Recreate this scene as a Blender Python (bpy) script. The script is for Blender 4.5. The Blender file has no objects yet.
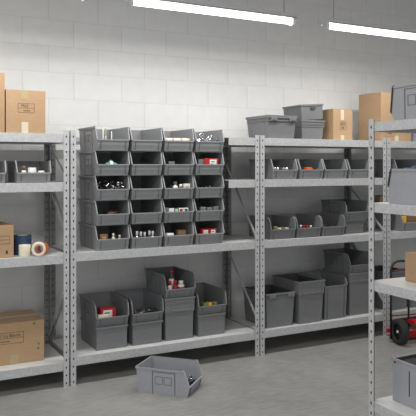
import bpy, bmesh, math, random
from mathutils import Vector, Matrix
random.seed(7)
SC = bpy.context.scene
COL = SC.collection
R = math.radians

# ------------------------------------------------------------------ materials
def mat(name, col, rough=0.5, metal=0.0, noise=0.0, nscale=20.0, bump=0.0, emis=None, stretch=None, spec=0.5, alpha=None):
    m = bpy.data.materials.new(name); m.use_nodes = True
    nt = m.node_tree; b = nt.nodes['Principled BSDF']
    b.inputs['Base Color'].default_value = (*col, 1)
    b.inputs['Roughness'].default_value = rough
    b.inputs['Metallic'].default_value = metal
    b.inputs['Specular IOR Level'].default_value = spec
    if noise > 0 or bump > 0:
        tc = nt.nodes.new('ShaderNodeTexCoord'); mp = nt.nodes.new('ShaderNodeMapping')
        nt.links.new(tc.outputs['Object'], mp.inputs['Vector'])
        if stretch: mp.inputs['Scale'].default_value = stretch
        nz = nt.nodes.new('ShaderNodeTexNoise'); nz.inputs['Scale'].default_value = nscale
        nz.inputs['Detail'].default_value = 5
        nt.links.new(mp.outputs['Vector'], nz.inputs['Vector'])
        if noise > 0:
            cr = nt.nodes.new('ShaderNodeValToRGB')
            cr.color_ramp.elements[0].position = 0.3; cr.color_ramp.elements[1].position = 0.7
            cr.color_ramp.elements[0].color = (*[c*(1-noise) for c in col], 1)
            cr.color_ramp.elements[1].color = (*[min(1, c*(1+noise)) for c in col], 1)
            nt.links.new(nz.outputs['Fac'], cr.inputs['Fac'])
            nt.links.new(cr.outputs['Color'], b.inputs['Base Color'])
        if bump > 0:
            bp = nt.nodes.new('ShaderNodeBump'); bp.inputs['Strength'].default_value = bump
            bp.inputs['Distance'].default_value = 0.002
            nt.links.new(nz.outputs['Fac'], bp.inputs['Height'])
            nt.links.new(bp.outputs['Normal'], b.inputs['Normal'])
    if emis:
        b.inputs['Emission Color'].default_value = (*emis[0], 1)
        b.inputs['Emission Strength'].default_value = emis[1]
    return m

def srgb(r, g=None, b=None):
    if g is None: g = b = r
    f = lambda v: (v/255/12.92) if v/255 <= 0.04045 else ((v/255+0.055)/1.055)**2.4
    return (f(r), f(g), f(b))

M = {}
M['bin'] = mat('grey_plastic', srgb(132,133,135), 0.5, 0, 0.05, 30, 0.15)
M['bin2'] = mat('lit_grey_plastic', srgb(150,151,156), 0.45, 0, 0.03, 30, 0.1)  # the grey bin plastic made paler, stronger light put into the colour
M['tub'] = mat('dark_grey_plastic', srgb(110,111,113), 0.5, 0, 0.05, 30, 0.15)
M['bin_edge'] = mat('grey_plastic_edge', srgb(142,143,145), 0.45)  # lighter edge copies, light catching the beads put into the colour
M['tub_edge'] = mat('dark_grey_plastic_edge', srgb(118,119,121), 0.45)
M['bin2_edge'] = mat('lit_plastic_edge', srgb(165,165,170), 0.45)
M['groove_shade'] = mat('groove_shade_grey', srgb(88,89,91), 0.6)  # dark grey lines put in for the shade of moulded grooves
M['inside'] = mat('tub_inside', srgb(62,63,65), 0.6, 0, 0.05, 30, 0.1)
M['steel'] = mat('galvanised_steel', srgb(184,185,186), 0.5, 0.2, 0.12, 42, 0.1, stretch=(1,1,1))
M['steel_shaded'] = mat('galvanised_steel_shaded', srgb(128,129,130), 0.5, 0.2, 0.07, 25)  # darker steel copy, shade on inner faces and undersides put into colour
M['deck'] = mat('steel_deck', srgb(205,205,204), 0.40, 0.05, 0.05, 8)
M['hole_shade'] = mat('hole_shade_dark', srgb(52,52,54), 0.9)  # dark colour put in for the shade inside holes and openings
M['card'] = mat('cardboard', srgb(168,138,106), 0.85, 0, 0.05, 14, 0.1, stretch=(1,1,6))
M['card_dark'] = mat('cardboard_browner', srgb(162,131,98), 0.85, 0, 0.05, 14, 0.1, stretch=(1,1,6))
M['tape'] = mat('clear_packing_tape', srgb(200,188,168), 0.3)
M['tape_old'] = mat('aged_packing_tape', srgb(165,150,112), 0.35)
M['tape_grey'] = mat('grey_packing_tape', srgb(172,160,145), 0.35)
M['ink'] = mat('dark_print', srgb(72,52,36), 0.8)
M['green_dot'] = mat('green_sticker', srgb(20,140,30), 0.6)
M['white'] = mat('white_plastic', srgb(225,224,220), 0.5)
M['offwhite'] = mat('offwhite_paper', srgb(215,208,190), 0.8)
M['cream'] = mat('cream_masking_tape', srgb(222,214,192), 0.8, 0, 0.03, 60)
M['blue'] = mat('blue_tape', srgb(52,80,108), 0.7, 0, 0.06, 50)
M['orange'] = mat('orange_tape', srgb(205,98,40), 0.6)
M['pink'] = mat('pink_core', srgb(170,110,135), 0.8)
M['red'] = mat('red_card', srgb(175,32,32), 0.5)
M['red_metal'] = mat('red_painted_metal', srgb(176,12,18), 0.4)
M['dull_red'] = mat('dull_red_metal', srgb(95,30,30), 0.5)
M['black'] = mat('black_painted_metal', srgb(28,28,30), 0.45)
M['rubber'] = mat('black_rubber', srgb(38,38,38), 0.85, 0, 0.15, 80, 0.5)
M['teal'] = mat('teal_cloth', srgb(60,140,135), 0.8)
M['brown'] = mat('brown_card', srgb(130,98,70), 0.8)
M['green'] = mat('green_print', srgb(40,105,60), 0.6)
M['dull_green'] = mat('dull_green_plastic', srgb(95,120,98), 0.6)
M['olive'] = mat('olive_plastic', srgb(125,130,70), 0.6)
M['darkmetal'] = mat('dark_blued_metal', srgb(70,66,66), 0.3, 0.8)
M['chrome'] = mat('bright_metal', srgb(205,206,210), 0.22, 0.85)
M['greycast'] = mat('cast_grey_metal', srgb(130,130,132), 0.45, 0.5)
M['copper'] = mat('reddish_wire', srgb(96,70,60), 0.5, 0.3)
M['yellow'] = mat('yellow_card', srgb(225,180,70), 0.6)
M['lightblue'] = mat('pale_blue_plastic', srgb(110,128,165), 0.5)
M['wood'] = mat('light_wood', srgb(190,150,100), 0.6)
M['tube'] = mat('lit_tube', (1,1,1), 0.5, emis=((1,0.99,0.97), 5.0))
M['lampbody'] = mat('white_lamp_housing', srgb(200,200,200), 0.5)

# ------------------------------------------------------------------ mesh helpers
class MB:
    def __init__(s): s.bm = bmesh.new(); s.mats = []
    def mi(s, m):
        m = M[m] if isinstance(m, str) else m
        if m not in s.mats: s.mats.append(m)
        return s.mats.index(m)
    def face(s, pts, m, smooth=False):
        vs = [s.bm.verts.new(p) for p in pts]
        f = s.bm.faces.new(vs); f.material_index = s.mi(m); f.smooth = smooth
        return f
    def box(s, x0, x1, y0, y1, z0, z1, m, bev=0.0):
        r = bmesh.ops.create_cube(s.bm, size=1)
        vs = r['verts']
        for v in vs:
            v.co = Vector(((x0+x1)/2+v.co.x*(x1-x0), (y0+y1)/2+v.co.y*(y1-y0), (z0+z1)/2+v.co.z*(z1-z0)))
        fs = {f for v in vs for f in v.link_faces}
        k = s.mi(m)
        for f in fs: f.material_index = k
        if bev > 0:
            es = list({e for v in vs for e in v.link_edges})
            rb = bmesh.ops.bevel(s.bm, geom=es, offset=bev, segments=2, affect='EDGES', profile=0.6)
            for f in rb['faces']: f.material_index = k
    def bar(s, a, b, w, h, m, up=Vector((0,0,1))):
        a = Vector(a); b = Vector(b); d = (b-a).normalized()
        if abs(d.dot(up)) > 0.99: up = Vector((0,1,0))
        sx = d.cross(up).normalized(); sz = sx.cross(d).normalized()
        c = []
        for p in (a, b):
            for (i, j) in ((-1,-1),(1,-1),(1,1),(-1,1)):
                c.append(s.bm.verts.new(p + sx*i*w/2 + sz*j*h/2))
        k = s.mi(m)
        for q in ((0,1,2,3),(7,6,5,4),(0,4,5,1),(1,5,6,2),(2,6,7,3),(3,7,4,0)):
            f = s.bm.faces.new([c[i] for i in q]); f.material_index = k
    def tube(s, pts, r, m, n=10, caps=True, closed=False):
        pts = [Vector(p) for p in pts]; rings = []
        N = len(pts); k = s.mi(m); prev = None
        for i, p in enumerate(pts):
            if closed: d = (pts[(i+1) % N]-pts[i-1]).normalized()
            else: d = (pts[min(i+1, N-1)]-pts[max(i-1, 0)]).normalized()
            if prev is None:
                up = Vector((0,0,1)) if abs(d.z) < 0.9 else Vector((1,0,0))
                u = d.cross(up).normalized()
            else:
                u = (prev - d*prev.dot(d)).normalized()
            prev = u; v = d.cross(u)
            rr = r[i] if isinstance(r, (list, tuple)) else r
            rings.append([s.bm.verts.new(p + (u*math.cos(t)+v*math.sin(t))*rr) for t in [2*math.pi*j/n for j in range(n)]])
        M_ = N if closed else N-1
        for i in range(M_):
            A = rings[i]; B = rings[(i+1) % N]
            for j in range(n):
                f = s.bm.faces.new((A[j], A[(j+1) % n], B[(j+1) % n], B[j])); f.material_index = k; f.smooth = True
        if caps and not closed:
            for A in (rings[0], rings[-1]):
                f = s.bm.faces.new(A); f.material_index = k
    def lathe(s, prof, m, n=20, org=(0,0,0), axis='z', mats=None, closed=False):
        # prof: list of (r, h)
        rings = []; o = Vector(org)
        for (r, h) in prof:
            ring = []
            for j in range(n):
                t = 2*math.pi*j/n; c, q = r*math.cos(t), r*math.sin(t)
                p = {'z': (c, q, h), 'x': (h, c, q), 'y': (c, h, q)}[axis]
                ring.append(s.bm.verts.new(o+Vector(p)))
            rings.append(ring)
        L = len(rings) if closed else len(rings)-1
        for i in range(L):
            A = rings[i]; B = rings[(i+1) % len(rings)]
            k = s.mi(mats[i] if mats else m)
            for j in range(n):
                f = s.bm.faces.new((A[j], A[(j+1) % n], B[(j+1) % n], B[j])); f.material_index = k; f.smooth = True
        if not closed:
            for i, A in ((0, rings[0]), (-1, rings[-1])):
                if prof[i][0] > 1e-6:
                    f = s.bm.faces.new(A); f.material_index = s.mi(mats[0 if i == 0 else -1] if mats else m)
    def xform(s, mat4):
        bmesh.ops.transform(s.bm, matrix=mat4, verts=s.bm.verts)
    def build(s, name, parent=None, loc=(0,0,0), rot=(0,0,0), solid=0, recalc=True, auto=None):
        if recalc: bmesh.ops.recalc_face_normals(s.bm, faces=s.bm.faces)
        me = bpy.data.meshes.new(name); s.bm.to_mesh(me); s.bm.free()
        for m in s.mats: me.materials.append(m)
        o = bpy.data.objects.new(name, me); COL.objects.link(o)
        o.location = loc; o.rotation_euler = rot
        if parent: o.parent = parent
        return o

def tag(o, label, cat, group=None, kind=None):
    if label: o['label'] = label
    if cat: o['category'] = cat
    if group: o['group'] = group
    if kind: o['kind'] = kind
    return o

def empty(name, loc=(0,0,0), rz=0, label=None, cat=None, group=None):
    o = bpy.data.objects.new(name, None); COL.objects.link(o)
    o.empty_display_size = 0.1
    o.location = loc; o.rotation_euler = (0,0,rz)
    return tag(o, label, cat, group)

def copy_tree(src, loc, rz=None, label=None, cat=None, group=None):
    r = src.copy(); COL.objects.link(r); r.location = loc
    if rz is not None: r.rotation_euler = (0,0,rz)
    tag(r, label, cat, group)
    for ch in [c for c in bpy.data.objects if c.parent == src]:
        c = ch.copy(); COL.objects.link(c); c.parent = r
        for g in [q for q in bpy.data.objects if q.parent == ch]:
            d = g.copy(); COL.objects.link(d); d.parent = c
    return r

# ------------------------------------------------------------------ the room
WALL_Y = 5.78
def wall_material():
    m = bpy.data.materials.new('painted_block_wall'); m.use_nodes = True
    nt = m.node_tree; N = nt.nodes; L = nt.links; b = N['Principled BSDF']
    geo = N.new('ShaderNodeNewGeometry'); sep = N.new('ShaderNodeSeparateXYZ'); L.new(geo.outputs['Position'], sep.inputs[0])
    def math_(op, a, bb=None, clamp=False):
        n = N.new('ShaderNodeMath'); n.operation = op; n.use_clamp = clamp
        for i, v in enumerate((a, bb)):
            if v is None: continue
            if isinstance(v, (int, float)): n.inputs[i].default_value = v
            else: L.new(v, n.inputs[i])
        return n.outputs[0]
    PW, PH = 0.4545, 0.2325
    zr = math_('DIVIDE', math_('SUBTRACT', sep.outputs['Z'], 3.012-20*PH), PH)
    row = math_('FLOOR', zr); fz = math_('FRACT', zr)
    par = math_('MODULO', row, 2.0)       # 0 / 1
    xo = math_('ADD', math_('DIVIDE', math_('SUBTRACT', sep.outputs['X'], 1.500-20*PW), PW), math_('MULTIPLY', par, 0.5))
    fx = math_('FRACT', xo); col = math_('FLOOR', xo)
    def edge(f, size, w):
        d = math_('MULTIPLY', math_('MINIMUM', f, math_('SUBTRACT', 1.0, f)), size)
        return math_('SUBTRACT', 1.0, math_('DIVIDE', d, w), True)
    ev = edge(fx, PW, 0.007); eh = edge(fz, PH, 0.006)
    e = math_('MAXIMUM', ev, math_('MULTIPLY', eh, 0.7), True)
    # per-block tone
    cmb = N.new('ShaderNodeCombineXYZ'); L.new(col, cmb.inputs[0]); L.new(row, cmb.inputs[1])
    wn = N.new('ShaderNodeTexWhiteNoise'); wn.noise_dimensions = '2D'; L.new(cmb.outputs[0], wn.inputs['Vector'])
    nz = N.new('ShaderNodeTexNoise'); nz.inputs['Scale'].default_value = 9; nz.inputs['Detail'].default_value = 6
    L.new(geo.outputs['Position'], nz.inputs['Vector'])
    tone = math_('ADD', math_('MULTIPLY', wn.outputs['Value'], 0.02), math_('MULTIPLY', nz.outputs['Fac'], 0.10))
    tone = math_('ADD', tone, 0.69)
    tone = math_('MULTIPLY', tone, math_('SUBTRACT', 1.0, math_('MULTIPLY', e, 0.15)))
    cc = N.new('ShaderNodeCombineXYZ')
    L.new(tone, cc.inputs[0]); L.new(math_('MULTIPLY', tone, 0.997), cc.inputs[1]); L.new(math_('MULTIPLY', tone, 0.985), cc.inputs[2])
    L.new(cc.outputs[0], b.inputs['Base Color'])
    b.inputs['Roughness'].default_value = 0.7
    bp = N.new('ShaderNodeBump'); bp.inputs['Distance'].default_value = 0.003; bp.inputs['Strength'].default_value = 0.45
    nz2 = N.new('ShaderNodeTexNoise'); nz2.inputs['Scale'].default_value = 70; L.new(geo.outputs['Position'], nz2.inputs['Vector'])
    L.new(math_('ADD', math_('SUBTRACT', 1.0, e), math_('MULTIPLY', nz2.outputs['Fac'], 0.25)), bp.inputs['Height'])
    L.new(bp.outputs['Normal'], b.inputs['Normal'])
    return m
def floor_material():
    m = bpy.data.materials.new('polished_concrete'); m.use_nodes = True
    nt = m.node_tree; N = nt.nodes; L = nt.links; b = N['Principled BSDF']
    geo = N.new('ShaderNodeNewGeometry')
    a = N.new('ShaderNodeTexNoise'); a.inputs['Scale'].default_value = 1.6; a.inputs['Detail'].default_value = 8; a.inputs['Roughness'].default_value = 0.65
    mp = N.new('ShaderNodeMapping'); mp.inputs['Scale'].default_value = (9, 34, 1); mp.inputs['Rotation'].default_value = (0, 0, R(-8))
    c = N.new('ShaderNodeTexNoise'); c.inputs['Scale'].default_value = 1.0; c.inputs['Detail'].default_value = 4
    L.new(geo.outputs['Position'], a.inputs['Vector']); L.new(geo.outputs['Position'], mp.inputs['Vector']); L.new(mp.outputs['Vector'], c.inputs['Vector'])
    mx = N.new('ShaderNodeMath'); mx.operation = 'MULTIPLY_ADD'; mx.inputs[1].default_value = 0.45
    L.new(c.outputs['Fac'], mx.inputs[0])
    mu = N.new('ShaderNodeMath'); mu.operation = 'MULTIPLY'; mu.inputs[1].default_value = 0.55; L.new(a.outputs['Fac'], mu.inputs[0])
    L.new(mu.outputs[0], mx.inputs[2])
    cr = N.new('ShaderNodeValToRGB'); cr.color_ramp.elements[0].position = 0.34; cr.color_ramp.elements[1].position = 0.68
    cr.color_ramp.elements[0].color = (*srgb(128,127,124), 1); cr.color_ramp.elements[1].color = (*srgb(160,159,156), 1)
    L.new(mx.outputs[0], cr.inputs['Fac']); L.new(cr.outputs['Color'], b.inputs['Base Color'])
    b.inputs['Roughness'].default_value = 0.42
    bp = N.new('ShaderNodeBump'); bp.inputs['Distance'].default_value = 0.003; bp.inputs['Strength'].default_value = 0.35
    L.new(c.outputs['Fac'], bp.inputs['Height']); L.new(bp.outputs['Normal'], b.inputs['Normal'])
    return m
WM, FM = wall_material(), floor_material()
CEIL = 3.9
def shell(name, x0, x1, y0, y1, z0, z1, m):
    q = MB(); q.box(x0, x1, y0, y1, z0, z1, m); o = q.build(name); o['kind'] = 'structure'; return o
shell('floor', -3.5, 7.5, -2.5, WALL_Y+0.15, -0.1, 0, FM)
shell('wall_back', -3.5, 7.5, WALL_Y, WALL_Y+0.15, 0, CEIL, WM)
shell('blocker_wall_right', 6.45, 6.6, -2.5, WALL_Y, 0, CEIL, WM)  # unseen wall added to block ambient light from the right
shell('ceiling', -3.5, 7.5, -2.5, WALL_Y+0.15, CEIL, CEIL+0.1, mat('ceiling_paint', srgb(175), 0.8, 0, 0.03, 3))

# ------------------------------------------------------------------ racks
PF = 0.043   # post flange
TH = 0.003
def post_mesh(name, H, sx, sy, parent, loc):
    """L-angle upright: corner at the origin, flanges run along sx (x) and sy (y)."""
    q = MB()
    pitch = 0.06
    n = int(H/pitch)
    rest = H - n*pitch
    def P(flange, u, w, z):      # u along flange, w outward depth (0 = outer face)
        if flange == 'x': return (sx*u, sy*w, z)
        return (sx*w, sy*u, z)
    k = 8
    for fl in ('x', 'y'):
        for i in range(n):
            z0 = i*pitch; z1 = z0+pitch
            oc = [(0,z0),(PF/2,z0),(PF,z0),(PF,(z0+z1)/2),(PF,z1),(PF/2,z1),(0,z1),(0,(z0+z1)/2)]
            cz = (z0+z1)/2; cu = PF/2
            ang = [225,270,315,0,45,90,135,180]
            hc = []
            for a in ang:
                c, s_ = math.cos(R(a)), math.sin(R(a))
                rr = 0.0065 if s_ > -0.5 else 0.0045
                hc.append((cu+c*rr, cz+s_*0.010))
            for j in range(8):
                a, b2 = oc[j], oc[(j+1) % 8]; c2, d = hc[(j+1) % 8], hc[j]
                q.face([P(fl, *(a[0], 0, a[1])), P(fl, b2[0], 0, b2[1]), P(fl, c2[0], 0, c2[1]), P(fl, d[0], 0, d[1])], 'steel')
                q.face([P(fl, d[0], 0, d[1]), P(fl, c2[0], 0, c2[1]), P(fl, c2[0], 0.0025, c2[1]), P(fl, d[0], 0.0025, d[1])], 'hole_shade')
            q.face([P(fl, h[0], 0.0025, h[1]) for h in hc], 'hole_shade')
            q.face([P(fl, max(h[0],TH*1.5), TH+0.0003, h[1]) for h in hc], 'hole_shade')
        if rest > 1e-5:
            q.face([P(fl,0,0,n*pitch), P(fl,PF,0,n*pitch), P(fl,PF,0,H), P(fl,0,0,H)], 'steel')
        # inner face and edges of the flange
        q.face([P(fl,TH,TH,0), P(fl,PF,TH,0), P(fl,PF,TH,H), P(fl,TH,TH,H)], 'steel_shaded')
        q.face([P(fl,PF,0,0), P(fl,PF,TH,0), P(fl,PF,TH,H), P(fl,PF,0,H)], 'steel_shaded')
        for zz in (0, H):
            q.face([P(fl,0,0,zz), P(fl,PF,0,zz), P(fl,PF,TH,zz), P(fl,TH,TH,zz)], 'steel_shaded')
    bmesh.ops.remove_doubles(q.bm, verts=q.bm.verts, dist=1e-5)
    return q.build(name, parent, loc)

def rack(W, D, H, levels, label, bh=0.068, braces=(), partial=None, group='bolted steel shelving racks', loc=(0,0,0), rz=0):
    """Origin at front left foot. Front faces -Y, depth +Y. levels = deck top heights."""
    root = empty('shelving_rack', loc, rz, label, 'shelving', group)
    for (x, y, sx, sy) in ((0,0,1,1),(W,0,-1,1),(0,D,1,-1),(W,D,-1,-1)):
        post_mesh('post', H, sx, sy, root, (x, y, 0))
    for i, z in enumerate(levels):
        x0 = TH+0.001
        if partial and i in partial: x0 = partial[i]
        x1 = W-TH-0.001
        q = MB()   # front beam: C profile
        q.box(x0, x1, TH+0.001, TH+0.004, z-bh, z-0.001, 'steel')
        q.box(x0, x1, TH+0.004, TH+0.030, z-bh, z-bh+0.003, 'steel_shaded')
        q.build('front_beam', root)
        q = MB(); q.box(TH+0.001, x1, D-TH-0.004, D-TH-0.001, z-bh, z-0.001, 'steel'); q.build('rear_beam', root)
        for side in (0, 1):
            if side == 0 and partial and i in partial: continue
            xa = TH+0.001 if side == 0 else W-TH-0.004
            q = MB(); q.box(xa, xa+0.003, TH+0.006, D-TH-0.006, z-bh, z-0.001, 'steel'); q.build('side_beam', root)
        q = MB()
        q.box(x0+0.004, x1-0.004, TH+0.002, D-TH-0.002, z-0.004, z, 'deck')
        # stiffening channels below
        nn = 3
        for k in range(nn):
            yy = D*(k+1)/(nn+1)
            q.box(x0+0.01, x1-0.01, yy-0.02, yy+0.02, z-0.024, z-0.004, 'steel_shaded')
        q.build('shelf_panel', root)
    for (side, zf, zr) in braces:
        x = 0.008 if side == 0 else W-0.008
        q = MB(); q.bar((x, 0.02, zf), (x, D-0.02, zr), 0.026, 0.003, 'steel', up=Vector((1,0,0)))
        q.build('diagonal_brace', root)
    return root

Y0 = 5.054
RD = 0.605
SEAMS = (1.479, 3.235, 4.759)
g = 0.007
LV_A = (0.195, 1.03, 1.592, 1.972)
LV_B = (0.222, 1.04, 1.595, 1.975)
LV_C = (0.222, 1.04, 1.597, 1.976)
rack(1.75, RD, 2.0, LV_A, 'galvanised rack at far left, cardboard boxes and tape rolls on its shelves', braces=((1,1.13,1.56),(1,0.85,0.27),(1,1.62,1.93)), loc=(SEAMS[0]-g-1.75, Y0, 0))
WB = SEAMS[1]-SEAMS[0]-2*g
rack(WB, RD, 2.0, LV_B, 'galvanised rack holding the tall wall of twenty grey bins', braces=((1,1.05,1.73),(1,0.33,0.93),(0,1.13,1.56),(0,0.85,0.27)),
     partial={2: 1.425, 3: 1.425}, loc=(SEAMS[0]+g, Y0, 0))
WC = SEAMS[2]-SEAMS[1]-2*g
rack(WC, RD, 2.0, LV_C, 'galvanised rack right of the bin wall, grey totes and a cardboard box on top', braces=((1,1.06,1.52),(1,0.33,0.93)), loc=(SEAMS[1]+g, Y0, 0))
rack(1.55, RD, 2.0, LV_C, 'galvanised rack at the far right behind the red hand truck', braces=((0,0.33,0.93),), loc=(SEAMS[2]+g, Y0, 0))
# rack turned towards the aisle at the right
EX, EY = 2.675, 2.992
LV_E = (0.341, 1.047, 1.507, 1.98)
rack(1.60, 0.60, 2.0, LV_E, 'nearest galvanised rack at the right edge, turned sideways to the others', bh=0.055, braces=(), loc=(EX, EY, 0), rz=R(-90))

# ------------------------------------------------------------------ hopper bins
def hopper(W, D, H, name='storage_bin', m='bin', lip=0.46, tuck=0.020, setb=0.046, label=None, loc=(0,0,0), rz=0, group=None, curve=0.0, tp=0.006, bead=None, panel=True):
    """Open fronted bin. Origin bottom centre of the front, opens to -Y, depth +Y."""
    root = empty(name, loc, rz, label, 'bin', group)
    t = 0.004; rim = 0.004
    prof = [(tuck, 0), (tuck*0.3, lip*H*0.55), (0, lip*H), (setb*0.55, lip*H+(1-lip)*H*0.6), (setb*0.86, 0.955*H), (setb, 0.985*H), (setb+0.010, H)]
    if curve: prof = [(tuck, 0), (tuck*0.3, lip*H*0.55), (0, lip*H), (curve*0.18, lip*H+(1-lip)*H*0.55), (curve*0.38, lip*H+(1-lip)*H*0.82), (curve*0.65, lip*H+(1-lip)*H*0.95), (curve, H)]
    back = [(D, H), (D-0.012, 0)]
    def hw(z): return W/2 - rim - tp*(1-z/H)
    q = MB()
    full = prof+back
    def skin(off, flip):
        # off: inward offset
        S = {}
        for sgn in (-1, 1):
            pts = []
            for (y, z) in full:
                yy = y + (off if y < D*0.5 and z < lip*H+1e-6 else 0) - (off if y > D*0.9 else 0)
                zz = z + (off if z < 1e-6 else 0)
                pts.append((sgn*(hw(z)-off), yy, zz))
            S[sgn] = pts
            q.face(pts, m)
        L_, R_ = S[-1], S[1]; n = len(full)
        q.face([L_[0], L_[1], R_[1], R_[0]], m); q.face([L_[1], L_[2], R_[2], R_[1]], m)   # front lip
        q.face([L_[n-2], L_[n-1], R_[n-1], R_[n-2]], m)      # back
        q.face([L_[n-1], L_[0], R_[0], R_[n-1]], m)          # bottom
        return S
    A = skin(0, 0); B = skin(t, 1)
    n = len(full)
    # edge strips between the skins
    for sgn in (-1, 1):
        for i in range(2, n-2):
            q.face([A[sgn][i], A[sgn][i+1], B[sgn][i+1], B[sgn][i]], m)
    q.face([A[-1][2], B[-1][2], B[1][2], A[1][2]], m)
    q.face([A[-1][n-2], B[-1][n-2], B[1][n-2], A[1][n-2]], m)
    bmesh.ops.remove_doubles(q.bm, verts=q.bm.verts, dist=1e-5)
    # side rib and panel lines in dark grey, groove shade put into colour
    for sgn in ((-1, 1) if panel else ()):
        for yy in (0.27*D, 0.69*D):
            q.bar((sgn*(hw(0)+0.0005), yy, 0.006), (sgn*(hw(0.88*H)+0.0005), yy, 0.88*H), 0.004, 0.005, 'groove_shade', up=Vector((0,1,0)))
        q.bar((sgn*(hw(0.88*H)+0.0005), 0.27*D, 0.86*H), (sgn*(hw(0.88*H)+0.0005), 0.69*D, 0.86*H), 0.003, 0.004, 'groove_shade')
        for (ya, yb) in ((0.33*D, 0.47*D), (0.50*D, 0.64*D)):
            za, zb = 0.40*H, 0.68*H
            for (p, r_) in (((ya,za),(yb,za)), ((ya,zb),(yb,zb)), ((ya,za),(ya,zb)), ((yb,za),(yb,zb))):
                q.bar((sgn*(hw(p[1])+0.0005), p[0], p[1]), (sgn*(hw(r_[1])+0.0005), r_[0], r_[1]), 0.0025, 0.003, 'groove_shade', up=Vector((0,0.7,0.7)))
    body = q.build('body', root)
    # rim bead following the opening and the top
    q = MB()
    for sgn in (-1, 1):
        X = lambda z: sgn*(hw(z)+0.001)
        pr = prof[2:]
        for i in range(len(pr)-1):
            a, b2 = pr[i], pr[i+1]
            q.bar((X(a[1]), a[0]-0.001, a[1]), (X(b2[1]), b2[0]-0.001, b2[1]+0.0008), 0.010, 0.008, bead or m+'_edge', up=Vector((1,0,0)))
        q.box(min(X(H)-0.005, X(H)+0.005), max(X(H)-0.005, X(H)+0.005), pr[-1][0]-0.004, D+0.004, H-0.014, H, m)
    q.box(-W/2, W/2, D-0.004, D+0.006, H-0.014, H+0.0005, m)
    lw = hw(lip*H)
    q.box(-lw, lw, -0.004, 0.005, lip*H-0.007, lip*H+0.002, bead or m+'_edge')
    q.build('rim', root)
    # label holder on the lip
    q = MB()
    sl = Matrix.Translation((0, 0, 0))
    y_of = lambda z: tuck*(1-z/(lip*H))
    for xs in (-0.36*W, 0.36*W):
        q.bar((xs, -0.0005+tuck*0.6, 0.012), (xs, -0.0015+tuck*0.05, lip*H-0.012), 0.005, 0.004, 'groove_shade', up=Vector((0,1,0)))
    z_ = 0.012
    q.bar((-0.36*W, tuck*0.6, z_), (0.36*W, tuck*0.6, z_), 0.004, 0.004, m)
    q.build('label_holder', root)
    return root

def tub(W, D, H, name='storage_tub', m='tub', taper=0.014, band=0.05, seam=None, recess=False, clips=False, label=None, loc=(0,0,0), rz=0, group=None, top=None, cat='tub', lid=False):
    """Open tapered tub, origin bottom centre of the front face."""
    root = empty(name, loc, rz, label, cat, group)
    q = MB(); t = 0.004
    def ring(z, off=0):
        k = taper*(1-z/H)+off
        return [(-W/2+k, k, z), (W/2-k, k, z), (W/2-k, D-k, z), (-W/2+k, D-k, z)]
    levels = [(0, 0.006), (H, 0.006)]
    if seam: levels = [(0, 0.009), (seam, 0.009), (seam+0.003, 0.003), (H, 0.003)]
    prev = None
    for (z, off) in levels:
        r = ring(z, off)
        if prev:
            for j in range(4): q.face([prev[j], prev[(j+1)%4], r[(j+1)%4], r[j]], m)
        prev = r
    q.face(ring(0, levels[0][1]), m)
    ip = None
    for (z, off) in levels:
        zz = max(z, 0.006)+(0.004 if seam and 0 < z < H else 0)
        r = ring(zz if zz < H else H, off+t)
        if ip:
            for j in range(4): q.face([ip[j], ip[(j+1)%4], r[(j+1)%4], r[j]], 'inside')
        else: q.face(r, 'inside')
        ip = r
    for j in range(4): q.face([prev[j], prev[(j+1)%4], ip[(j+1)%4], ip[j]], m)
    bmesh.ops.remove_doubles(q.bm, verts=q.bm.verts, dist=1e-5)
    # vertical ribs at the corners of the side walls
    for sgn in (-1, 1):
        for f in (0.2, 0.8):
            a = ring(0.01, levels[0][1]); b2 = ring(H-band, levels[-1][1])
            xa = sgn*(W/2-taper*(1-0.01/H)-levels[0][1]); xb = sgn*(W/2-taper*band/H-levels[-1][1])
            if not seam: q.bar((xa, f*D, 0.01), (xb, f*D, H-band), 0.004, 0.006, m, up=Vector((0,1,0)))
    q.build('body', root)
    # rim band
    q = MB()
    q.box(-W/2, W/2, -0.002, 0.006, H-0.016, H, m); q.box(-W/2, W/2, D-0.006, D+0.002, H-0.016, H, m)
    q.box(-W/2-0.002, -W/2+0.008, 0, D, H-0.016, H, m); q.box(W/2-0.008, W/2+0.002, 0, D, H-0.016, H, m)
    if band > 0.02:
        q.box(-W/2+0.004, W/2-0.004, 0.001, 0.006, H-band, H-band+0.006, m)
        q.box(-W/2+0.002, -W/2+0.006, 0.004, D-0.004, H-band, H-band+0.006, m)
        q.box(W/2-0.006, W/2-0.002, 0.004, D-0.004, H-band, H-band+0.006, m)
    q.build('rim', root)
    if clips:
        for xs in (-0.30*W, 0.34*W):
            q = MB(); q.box(xs-0.035, xs+0.035, -0.014, 0.006, H-0.045, H-0.006, m, 0.004)
            q.box(xs-0.02, xs+0.02, -0.018, -0.012, H-0.036, H-0.026, m)
            q.build('clip', root)
    if recess:
        q = MB(); xa, xb, za, zb = -0.30*W, 0.36*W, (seam or H*0.6)+0.02, H-0.035
        kf = taper*(1-((za+zb)/2)/H)+levels[-1][1]
        for (p, r_) in (((xa,za),(xb,za)), ((xa,zb),(xb,zb)), ((xa,za),(xa,zb)), ((xb,za),(xb,zb))):
            q.bar((p[0], kf-0.001, p[1]), (r_[0], kf-0.001, r_[1]), 0.005, 0.004, m, up=Vector((0,0.7,0.7)))
        q.build('label_frame', root)
    if lid:
        q = MB(); q.box(-W/2-0.003, W/2+0.003, -0.003, D+0.003, H, H+0.010, m, 0.003)
        q.build('lid', root)
    return root

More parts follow.
